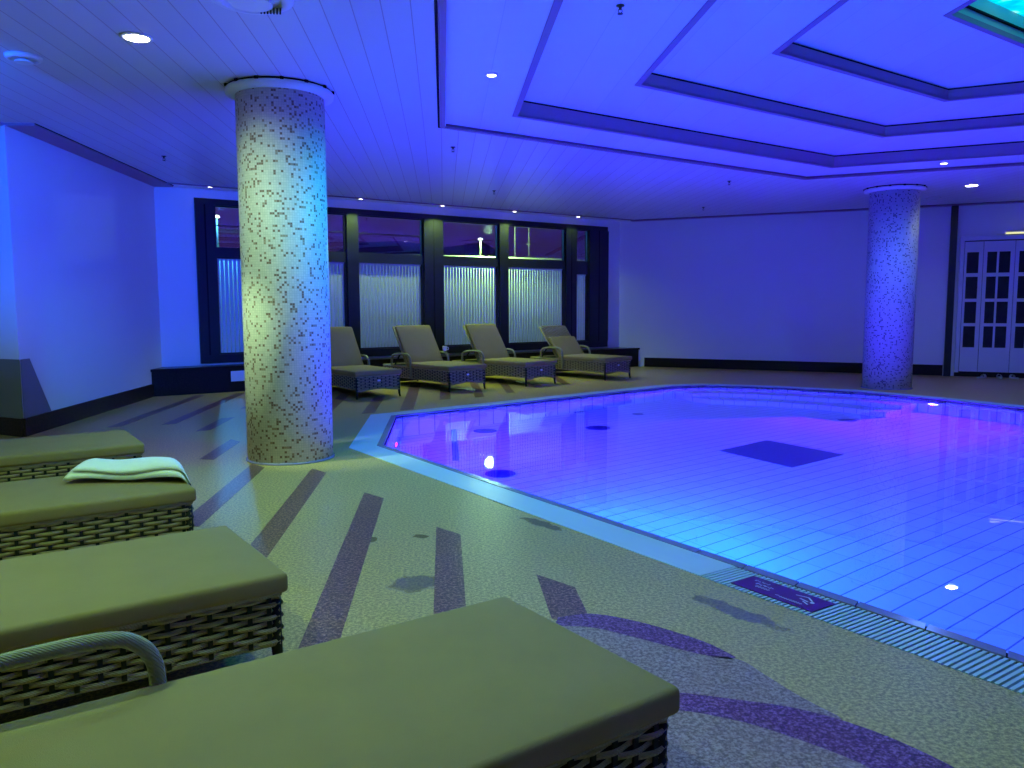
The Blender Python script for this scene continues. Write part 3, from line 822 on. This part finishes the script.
def make_lounger():
    t = bpy.data.objects.new('sun_lounger', None); COL.objects.link(t); t.empty_display_size = .1
    L, Wd = 2.0, .74; zt, zb = .345, .155; hx_, hy = L / 2, Wd / 2 - .0
    # woven skirt on four sides
    b = MB()
    def arch_end(s): d = min(s, Wd - s); return -1
    for sy in (-1, 1):
        weave(b, (-hx_, sy * hy, zb), (1, 0, 0), L, zt - zb, (0, sy, 0))
    for sx_ in (-1, 1):
        weave(b, (sx_ * hx_, -hy, zb), (0, 1, 0), Wd, zt - zb, (sx_, 0, 0))
    b.build('woven_skirt', 'wicker_strand', t)
    b = MB()      # core and stakes
    for sy in (-1, 1): b.box((0, sy * (hy - .004), (zt + zb) / 2), (L, .008, zt - zb - .01))
    for sx_ in (-1, 1): b.box((sx_ * (hx_ - .004), 0, (zt + zb) / 2), (.008, Wd, zt - zb - .01))
    k = int(L / .07)
    for i in range(k):
        x = -hx_ + .07 * (i + 1)
        for sy in (-1, 1): b.box((x, sy * (hy + .009), (zt + zb) / 2), (.016, .006, zt - zb))
    for i in range(int(Wd / .07)):
        for sx_ in (-1, 1): b.box((sx_ * (hx_ + .009), -hy + .07 * (i + 1), (zt + zb) / 2), (.006, .016, zt - zb))
    b.build('skirt_core', 'wicker_backing', t)
    b = MB()
    for sy in (-1, 1):
        b.tube([(-hx_, sy * hy, zt), (hx_, sy * hy, zt)], .016); 
        b.tube([(-hx_, sy * hy, zb), (hx_, sy * hy, zb)], .01)
    for sx_ in (-1, 1):
        b.tube([(sx_ * hx_, -hy, zt), (sx_ * hx_, hy, zt)], .016); 
        # arched apron below the skirt
        pts = [(sx_ * hx_, -hy + Wd * i / 12, zb - .035 * abs(math.cos(PI * i / 12)) ** 2) for i in range(13)]
        b.tube(pts, .012)
        for i in range(12):
            p0, p1 = pts[i], pts[i + 1]; b.quad(p0, p1, (p1[0], p1[1], zb + .01), (p0[0], p0[1], zb + .01))
    b.build('frame_rail', 'wicker_strand', t)
    b = MB(); b.box((0, 0, zt - .03), (L - .02, Wd - .02, .02)); b.build('deck', 'wicker_backing', t)
    for sx_ in (-1, 1):
        for sy in (-1, 1):
            b = MB(); b.tube([(sx_ * (hx_ - .01), sy * (hy - .01), zt - .02), (sx_ * (hx_ - .01), sy * (hy - .01), zb), (sx_ * (hx_ - .005), sy * (hy - .005), .05), (sx_ * (hx_ + .004), sy * (hy + .002), 0.0)], [.022, .022, .017, .015])
            b.build('leg', 'wicker_backing', t)
    px = -.2      # hinge
    for sy in (-1, 1):      # armrests
        pts = []
        y = sy * (hy + .035)
        base = [(px + .13, .0 + .16), (px + .13, .42), (px + .115, .5), (px + .075, .545), (px + .02, .565), (px - .1, .57), (px - .3, .56), (px - .42, .53), (px - .46, .47), (px - .47, .36)]
        sm_ = smooth_line(base, 5)
        b = MB(); b.tube([(x, y, z) for x, z in sm_], .021, 10)
        b.box((px + .13, sy * (hy + .015), .3), (.03, .04, .03)); b.box((px - .47, sy * (hy + .015), .33), (.03, .04, .03))
        b.build('armrest', 'wicker_arm', t)
    # seat cushion
    sl = 1.0 - px + .018
    def puff(c):
        x, y, z = c
        if z > 0: z += .008 * (1 - (y / .38) ** 2) * max(0, 1 - (x / (sl / 2)) ** 8)
        return (x, y, z)
    rounded('seat_cushion', (sl, .81, .075), .019, 'cushion_fabric', t, (px + sl / 2 - .0 + .01, 0, zt + .042), 3, puff, cuts=8)
    b = MB(); b.box((hx_ + .017, 0, .27), (.004, .05, .028)); tag(b.build('badge', 'white_plastic', t), 'small white badge')
    return t
def add_back(t, ang, cush=(0, .82), pillow=False):
    "back frame hinged at px, raised by ang degrees; cushion covers the given span"
    px = -.2; Lb = .82; a = math.radians(ang)
    e = bpy.data.objects.new('backrest', None)
    b = MB(); u = Vector((-1, 0, 0)); 
    # woven panel in local coordinates: x backwards, z thickness; rotated afterwards
    for side, z in ((1, .0), (-1, -.02)):
        weave(b, (0, -.36, z), (0, 1, 0), .72, Lb, (0, 0, side), rowh=.03, pitch=.06, amp=.004, v=Vector((-1, 0, 0)))
    b.tube([(0, -.365, -.01), (-Lb, -.365, -.01), (-Lb - .012, -.3, -.01), (-Lb - .012, .3, -.01), (-Lb, .365, -.01), (0, .365, -.01)], .018)
    o = b.build('backrest', 'wicker_strand', t, (px - .01, 0, .345)); o.rotation_euler = (0, a, 0)
    def puff(c):
        x, y, z = c
        if z > 0: z += .01 * (1 - (y / .38) ** 2)
        return (x, y, z)
    c0, c1 = cush
    if ang < 5:
        for ch in [x for x in bpy.data.objects if x.parent is t and x.name.startswith('seat_cushion')]: bpy.data.objects.remove(ch)
        rounded('seat_cushion', (2.04, .81, .075), .019, 'cushion_fabric', t, (.01, 0, .387), 3, lambda c: (c[0], c[1], c[2] + (.008 * (1 - (c[1] / .38) ** 2) * max(0, 1 - (c[0] / 1.03) ** 8) if c[2] > 0 else 0)), cuts=10)
        return
    fl = ang < 5
    rounded('back_cushion', (c1 - c0, .78 if fl else .74, .075 if fl else .065), .03 if fl else .027, 'cushion_fabric', o, (-(c0 + c1) / 2 + (.035 if fl else 0), 0, .03 if fl else .05), 3, puff, cuts=6)
    if ang > 15:
        for sy in (-.25, .25):
            b = MB(); tip = Vector((px - .5 * math.cos(a), sy, .345 + .5 * math.sin(a) - .03)); b.bar((px - .62, sy, .33), tip, .02, .02)
            b.build('back_stay', 'wicker_backing', t)
base = make_lounger()
LG = [  # facing (deg from Y clockwise), right-foot corner or centre of the foot edge, back angle, label, group
 (60, (.375, 2.26), 0, 'nearest sun lounger, olive-grey cushion cropped by the bottom edge, back lowered', (0, .8), 'near'),
 (60, (-.805, 3.255), 0, 'sun lounger with woven side, between the one cropped below and the one with a towel', (0, .8), 'near'),
 (60, (-1.565, 4.71), 55, 'sun lounger carrying the folded white towel on its foot end', (0, .8), 'near'),
 (60, (-2.375, 6.22), 58, 'farthest of the loungers at left, dark cushion, beside the left wall', (0, .8), 'near'),
 (147, (-1.0, 12.3), 57, 'window lounger directly right of the mosaic column, partly hidden by it', (0, .8), 'far'),
 (144, (.385, 13.2), 57, 'window lounger with a white cup on its armrest', (0, .8), 'far'),
 (141, (1.71, 14.02), 57, 'window lounger between the one with the cup and the rightmost one', (0, .8), 'far'),
 (142, (3.3, 14.95), 50, 'rightmost window lounger, its cushion slipped below the striped backrest top', (0, .5), 'far')]
LO = []
for i, (az, fc, ang, lab, cu, gp) in enumerate(LG):
    t = base if i == 0 else copy_tree(base0) if False else None
    LO.append(None)
snap = [c for c in bpy.data.objects if c.parent is base]   # base itself is finished last
for i, (az, fc, ang, lab, cu, gp) in sorted(enumerate(LG), key=lambda e: -e[0]):
    if i == 0: t = base
    else:
        t = base.copy(); COL.objects.link(t)
        for ch in snap:
            c = ch.copy(); COL.objects.link(c); c.parent = t
    a = math.radians(az); f = Vector((math.sin(a), math.cos(a)))
    ctr = Vector(fc) - f * 1.0
    t.location = (ctr.x, ctr.y, 0); t.rotation_euler = (0, 0, PI / 2 - a)
    tag(t, lab, 'sun lounger', 'loungers in the near row' if gp == 'near' else 'loungers along the windows')
    add_back(t, ang, cu); LO[i] = t
if True:    # the slipped cushion of the last lounger bunches up over the hinge
    pass

# towel on the third lounger: folded, draped across the foot corner
def towel():
    a = math.radians(60); f = Vector((math.sin(a), math.cos(a))); l = Vector((-f.y, f.x))
    R = Vector((-1.39, 4.38))          # right foot corner
    zc = .443
    def P(back, left, z): q = R - f * back + l * left; return Vector((q.x, q.y, z))
    # towel frame: origin near (back .5,left .44), long axis to the foot corner
    A0 = Vector((.54, .46)); A1 = Vector((-.045, .1)); ax = (A1 - A0); Lt = ax.length; ax.normalize(); wv = Vector((-ax.y, ax.x))
    if wv.y < 0: wv = -wv
    root = thing('folded_towel', 'white towel folded lengthwise, lying across the foot end of a lounger', 'towel', tuple(P(.25, .3, zc)))
    off = root.location
    def layer(z0, th, w0, w1, l0, l1, nm):
        nu, nv = 30, 12
        top = []; bot = []
        for i in range(nu + 1):
            ft, fb = [], []
            for j in range(nv + 1):
                s = l0 + (l1 - l0) * i / nu; w = w0 + (w1 - w0) * j / nv
                w += .008 * math.sin(9 * s + 2 * z0 * 60)
                c = A0 + ax * s + wv * w
                over = max(0, -c.x + .0)          # beyond the foot edge: hang
                back = max(c.x, -.012 - .004 * (z0 - zc) * 20)
                drop = over * .85
                e = math.sin(PI * j / nv) ** .35; e2 = min(1, 6 * i / nu + .6, 4 * (nu - i) / nu + .25) * (1 + .25 * math.sin(5 * s + 17 * w + z0 * 300) * (1 - .4 * i / nu))
                zz = z0 + .008 * math.sin(14 * s + 9 * w) + .01 * (w - w0) / (w1 - w0)
                p = P(back - over * .35, c.y, zz - drop)
                ft.append(p + Vector((0, 0, th * e * e2))); fb.append(p)
            top.append(ft); bot.append(fb)
        b = MB()
        for i in range(nu):
            for j in range(nv):
                b.quad(*[tuple(v - off) for v in (top[i][j], top[i][j + 1], top[i + 1][j + 1], top[i + 1][j])], sm=True)
                b.quad(*[tuple(v - off) for v in (bot[i][j], bot[i + 1][j], bot[i + 1][j + 1], bot[i][j + 1])], sm=True)
        for i in range(nu):
            for j in (0, nv):
                b.quad(*[tuple(v - off) for v in (bot[i][j], top[i][j], top[i + 1][j], bot[i + 1][j])], sm=True)
        for j in range(nv):
            for i in (0, nu):
                b.quad(*[tuple(v - off) for v in (bot[i][j], top[i][j], top[i][j + 1], bot[i][j + 1])], sm=True)
        b.build(nm, 'towel_cotton', root, merge=True)
    layer(zc + .014, .04, 0, .27, 0, Lt + .02, 'lower_fold'); layer(zc + .05, .034, .015, .262, .035, Lt + .03, 'upper_fold')
towel()
# cup on the arm of the sixth lounger
cp = LO[5]; a = math.radians(144); f = Vector((math.sin(a), math.cos(a))); l = Vector((-f.y, f.x))
q = Vector((.385, 13.2)) - f * (1.2 - .02) + l * .405
t = thing('white_cup', 'small white cup standing on the armrest of a window lounger', 'cup', (q.x, q.y, .594))
b = MB(); b.lathe([(.03, 0), (.036, .03), (.042, .085), (.044, .09), (.039, .088), (.032, .03), (.001, .008)], seg=20); b.build('cup_body', 'white_plastic', t)
b = MB(); b.tube([(.04, 0, .07), (.062, 0, .065), (.068, 0, .045), (.06, 0, .028), (.037, 0, .025)], .006, 6); b.build('handle', 'white_plastic', t)

# ------------------------------------------------------------------ ceiling fittings
def downlight(x, y, r, z, label, mat, group):
    t = thing('downlight', label, 'ceiling light', (x, y, z), 0, group)
    b = MB(); b.lathe([(r * 1.35, -.001), (r * 1.35, -.008), (r, -.012), (r, -.002)], seg=28); b.build('trim_ring', 'white_plastic', t)
    b = MB(); b.lathe([(r * .97, -.004), (r * .9, -.014)], seg=24); b.build('lens', mat, t)
    return t
WARM = (.72, 1.0, .36)
def spot(x, y, z, power, ang=110, col=WARM, blend=.6, r=.05, aim=None):
    ld = bpy.data.lights.new('spot', 'SPOT'); ld.energy = power * max(col); ld.color = tuple(v / max(col) for v in col); ld.spot_size = math.radians(ang); ld.spot_blend = blend; ld.shadow_soft_size = r
    o = bpy.data.objects.new('spot', ld); COL.objects.link(o); o.location = (x, y, z)
    if aim: o.rotation_euler = (Vector(aim) - Vector((x, y, z))).to_track_quat('-Z', 'Y').to_euler()
    return o
downlight(-2.16, 6.13, .085, H, 'large bright round downlight in the planks left of the near column', 'lamp_white', None)
downlight(.43, 6.97, .04, H + .03, 'small recessed downlight in the outer coffer panel at the left', 'lamp_small', 'downlights in the coffer')
downlight(6.92, 10.74, .045, H + .03, 'small recessed downlight in the outer coffer panel near the far column', 'lamp_small', 'downlights in the coffer')
downlight(8.53, 12.48, .09, H, 'bright round downlight in the planks right of the far column', 'lamp_white', None)
for k, w in enumerate(['hidden end', 'first from the mosaic column', 'second from the mosaic column', 'third from the mosaic column', 'last before the right wall']):
    s = k - 1
    x, y = -1.45 + 1.46 * s, 14.75 + .87 * s
    if k == 0: x, y = -3.7, 13.42
    downlight(x, y, .035, H - .02 if False else H, 'tiny downlight over the windows, ' + (w if k else 'left of the mosaic column'), 'lamp_small', 'row of tiny downlights over the windows')
def sprinkler(x, y, z, label):
    t = thing('sprinkler', label, 'sprinkler', (x, y, z), 0, 'ceiling sprinkler heads')
    b = MB(); b.lathe([(.03, 0), (.03, -.006), (.012, -.01), (.01, -.03)], seg=14); b.build('escutcheon', 'black_iron', t)
    b = MB(); b.tube([(-.012, 0, -.028), (-.014, 0, -.045), (0, 0, -.056)], .003, 6); b.tube([(.012, 0, -.028), (.014, 0, -.045), (0, 0, -.056)], .003, 6); b.build('yoke', 'black_iron', t)
    b = MB(); b.lathe([(.02, -.056), (.02, -.06)], seg=12); b.build('deflector', 'black_iron', t)
sprinkler(-3.54, 10.8, H, 'dark sprinkler head in the planks above the left wall')
sprinkler(1.27, 5.79, 3.51, 'dark sprinkler head in the second coffer step')
sprinkler(.14, 9.95, H, 'dark sprinkler head just beyond the left coffer corner')
sprinkler(.87, 13.6, H, 'dark sprinkler head in the planks before the windows')
sprinkler(4.45, 12.33, H, 'dark sprinkler head beyond the middle of the coffer')
sprinkler(5.12, 15.6, H, 'dark sprinkler head nearest the right wall')
def vent(x, y, r, label):
    t = thing('ceiling_vent', label, 'vent', (x, y, H), 0, None)
    b = MB(); b.lathe([(r, -.001), (r, -.015), (r * .9, -.03), (r * .72, -.034), (r * .7, -.01)], seg=36); b.build('flange', 'white_plastic', t)
    b = MB(); b.lathe([(r * .5, -.05), (r * .48, -.04), (.02, -.02)], seg=30); b.build('valve_disc', 'white_plastic', t)
    return t
vent(-3.19, 6.65, .13, 'round exhaust valve in the planks at the far left')
vt = vent(-1.17, 5.3, .26, 'large round ceiling vent with dark slots above the near column')
b = MB()
for k in range(7): b.box((.06 + k * .02 - .03, .14, -.036), (.01, .1, .006), .2)
b.build('slots', 'black_gap', vt)
vent(8.86, 14.0, .12, 'small round valve in the planks behind the far column')

# ------------------------------------------------------------------ outside, seen through the upper panes
gd = MB(); gd.quad(*[(*wl(s_, -d_), -1.6) for s_, d_ in ((-60, .4), (80, .4), (80, 120), (-60, 120))])
g_ = gd.build('ground_outside', 'asphalt'); struct(g_); g_.name = 'floor_outside'
em = MB()
def bank(s):
    k = (s + 20) / 3.2; i = math.floor(k); hh_ = lambda q: 3.02 + .07 * math.sin(q * .7); return hh_(i) + (hh_(i + 1) - hh_(i)) * (k - i) + .004
c0 = Vector((0, 40)); nn = Vector((-.5, S3))
def out(s, d, z): p = W0 + WD * s - WN * d; return (p.x, p.y, z)
for k in range(24):
    s0, s1 = -20 + k * 3.2, -20 + (k + 1) * 3.2
    h0 = 3.02 + .07 * math.sin(k * .7); h1 = 3.02 + .07 * math.sin((k + 1) * .7)
    em.quad(out(s0, 4, -1.6), out(s1, 4, -1.6), out(s1, 9, h1), out(s0, 9, h0), sm=True)
    em.quad(out(s0, 9, h0), out(s1, 9, h1), out(s1, 24, h1), out(s0, 24, h0), sm=True)
tag(em.build('embankment', 'night_grass', merge=True), 'pale grassy bank outside the windows at night', 'bank')
simple('night_hill', (.012, .013, .012), .9, .1, nscale=.4, namt=.3)
hl = MB()
for k in range(30):
    s0, s1 = -40 + k * 5, -40 + (k + 1) * 5; hh = lambda k: 7 + 1.2 * math.sin(k * .9) + .8 * math.sin(k * 2.3)
    hl.quad(out(s0, 40, -1.2), out(s1, 40, -1.2), out(s1, 60, hh(k + 1)), out(s0, 60, hh(k)), sm=True)
tag(hl.build('hill', 'night_hill', merge=True), 'dark wooded hill beyond the bank outside', 'hill')
def lamp_post(s, d, z, z0, label, power, col=(.2, .6, 1)):
    p = out(s, d, 0); t = thing('street_lamp', label, 'street lamp', (p[0], p[1], z0), math.radians(30), 'street lamps outside')
    b = MB(); b.tube([(0, 0, 0), (0, 0, z - z0)], [.035, .025], 8); b.build('pole', 'pole_grey', t)
    b = MB(); b.lathe([(.001, .06), (.06, .04), (.09, 0), (.05, -.02)], (0, 0, z - z0 + .02), 16); b.build('head', 'street_glow', t)
    ld = bpy.data.lights.new('street', 'POINT'); ld.energy = power; ld.color = col; ld.shadow_soft_size = .15
    o = bpy.data.objects.new('street', ld); COL.objects.link(o); o.location = (p[0] + WN.x * .5, p[1] + WN.y * .5, z + .3)
lamp_post(3.43, 9.3, 3.85, bank(3.43), 'lit street lamp outside, left of the mosaic column', 750, (.05, .35, 1))
lamp_post(12.1, 9.3, 3.62, bank(12.1), 'lit street lamp outside the middle window', 1500, (.5, 1, .45))
for s, cross, w in ((13.2, 0, 'leftmost'), (13.75, 0, 'middle'), (14.36, 1, 'rightmost')):
    p = out(s, 9.6, bank(s)); t = thing('flagpole', 'thin pale pole outside the fourth window, %s of three' % w, 'pole', p, math.radians(30), 'thin poles outside')
    b = MB(); b.tube([(0, 0, 0), (0, 0, 1.5)], .014, 6); b.build('pole', 'pole_grey', t)
    if cross:
        b = MB(); b.tube([(-.1, 0, .5), (.1, 0, .5)], .014, 6); b.build('crossbar', 'pole_grey', t)

# ------------------------------------------------------------------ light from the lamps
spot(-2.16, 6.13, H - .03, 150, 104, (.4, .8, .4), blend=1, aim=(-.7, 7.5, 0))                       # big downlight beside the column
spot(8.53, 12.48, H - .03, 90, 150, (.08, .12, .08))
spot(.43, 6.97, H - .004, 250, 165, (0, .6, .9)); spot(6.92, 10.74, H - .004, 250, 165, (.07, .18, .65))
for k in range(5):
    s = k - 1; x, y = (-1.45 + 1.46 * s, 14.75 + .87 * s) if k else (-3.7, 13.42)
    if k: spot(x, y, H - .03, 260 if k < 4 else 40, 120, (.42, .74, .12), aim=(x + .05, y - .1, 0))
# added spotlight out of view, put in to brighten the near column's foot
downlight(-3.95, 6.0, .06, H, 'added unseen downlight near the left wall aimed at the foot of the column', 'lamp_white', None)
spot(-3.95, 6.0, H - .03, 1100, 24, (.5, .9, .5), blend=1, aim=(-1.7, 7.2, .95))
# added blue floodlight out of view, put in to brighten the left wall
t = thing('wall_fill_lamp', 'added black blue-light floodlight under the ceiling outside the picture, brightening the left wall', 'floodlight', (-3.2, 4.3, H))
b = MB(); b.tube([(0, 0, -.001), (0, 0, -.14)], .02); b.build('bracket', 'black_iron', t)
b = MB(); b.tube([(.03, -.12, -.12), (-.03, .12, -.2)], .07, 16); b.build('housing', 'black_iron', t)
spot(-3.23, 4.46, H - .21, 320, 42, (0, .5, 6.5), aim=(-4.55, 11.3, 2.1), blend=.9)
# downlights over the near loungers (behind and beside the camera)
for (x, y, p) in ((-2.2, 2.2, 215), (-1.9, 4.1, 90), (.3, 2.7, 100)):
    downlight(x, y, .085, H, 'bright round downlight over the near loungers', 'lamp_white', 'downlights over the near loungers')
    spot(x, y, H - .03, p, 165, (.43, 1.0, .36), blend=.25)

W = bpy.data.worlds.new('World'); SC.world = W; W.use_nodes = True
W.node_tree.nodes['Background'].inputs[0].default_value = (.03, .012, .06, 1); W.node_tree.nodes['Background'].inputs[1].default_value = 1

cam = bpy.data.cameras.new('Camera'); co = bpy.data.objects.new('Camera', cam); COL.objects.link(co)
cam.sensor_width = 36; cam.lens = 36 * 799 / 1024; cam.clip_start = .05; cam.clip_end = 300
az, pitch, roll = math.radians(4.88), math.radians(5.59), math.radians(.17)
M = Matrix.Rotation(-az, 4, 'Z') @ Matrix.Rotation(PI / 2 - pitch, 4, 'X') @ Matrix.Rotation(-roll, 4, 'Z')
co.matrix_world = Matrix.Translation((0, 0, 1.4)) @ M
SC.camera = co
SC.view_settings.view_transform = 'Standard'; SC.view_settings.look = 'None'; SC.view_settings.gamma = 1
SC.view_settings.exposure = 0; SC.view_settings.use_curve_mapping = False
cy = SC.cycles
cy.max_bounces = 10; cy.diffuse_bounces = 5; cy.glossy_bounces = 4; cy.transmission_bounces = 6; cy.transparent_max_bounces = 8
cy.caustics_reflective = False; cy.caustics_refractive = True; cy.blur_glossy = .5
cy.sample_clamp_indirect = 6; cy.use_denoising = True
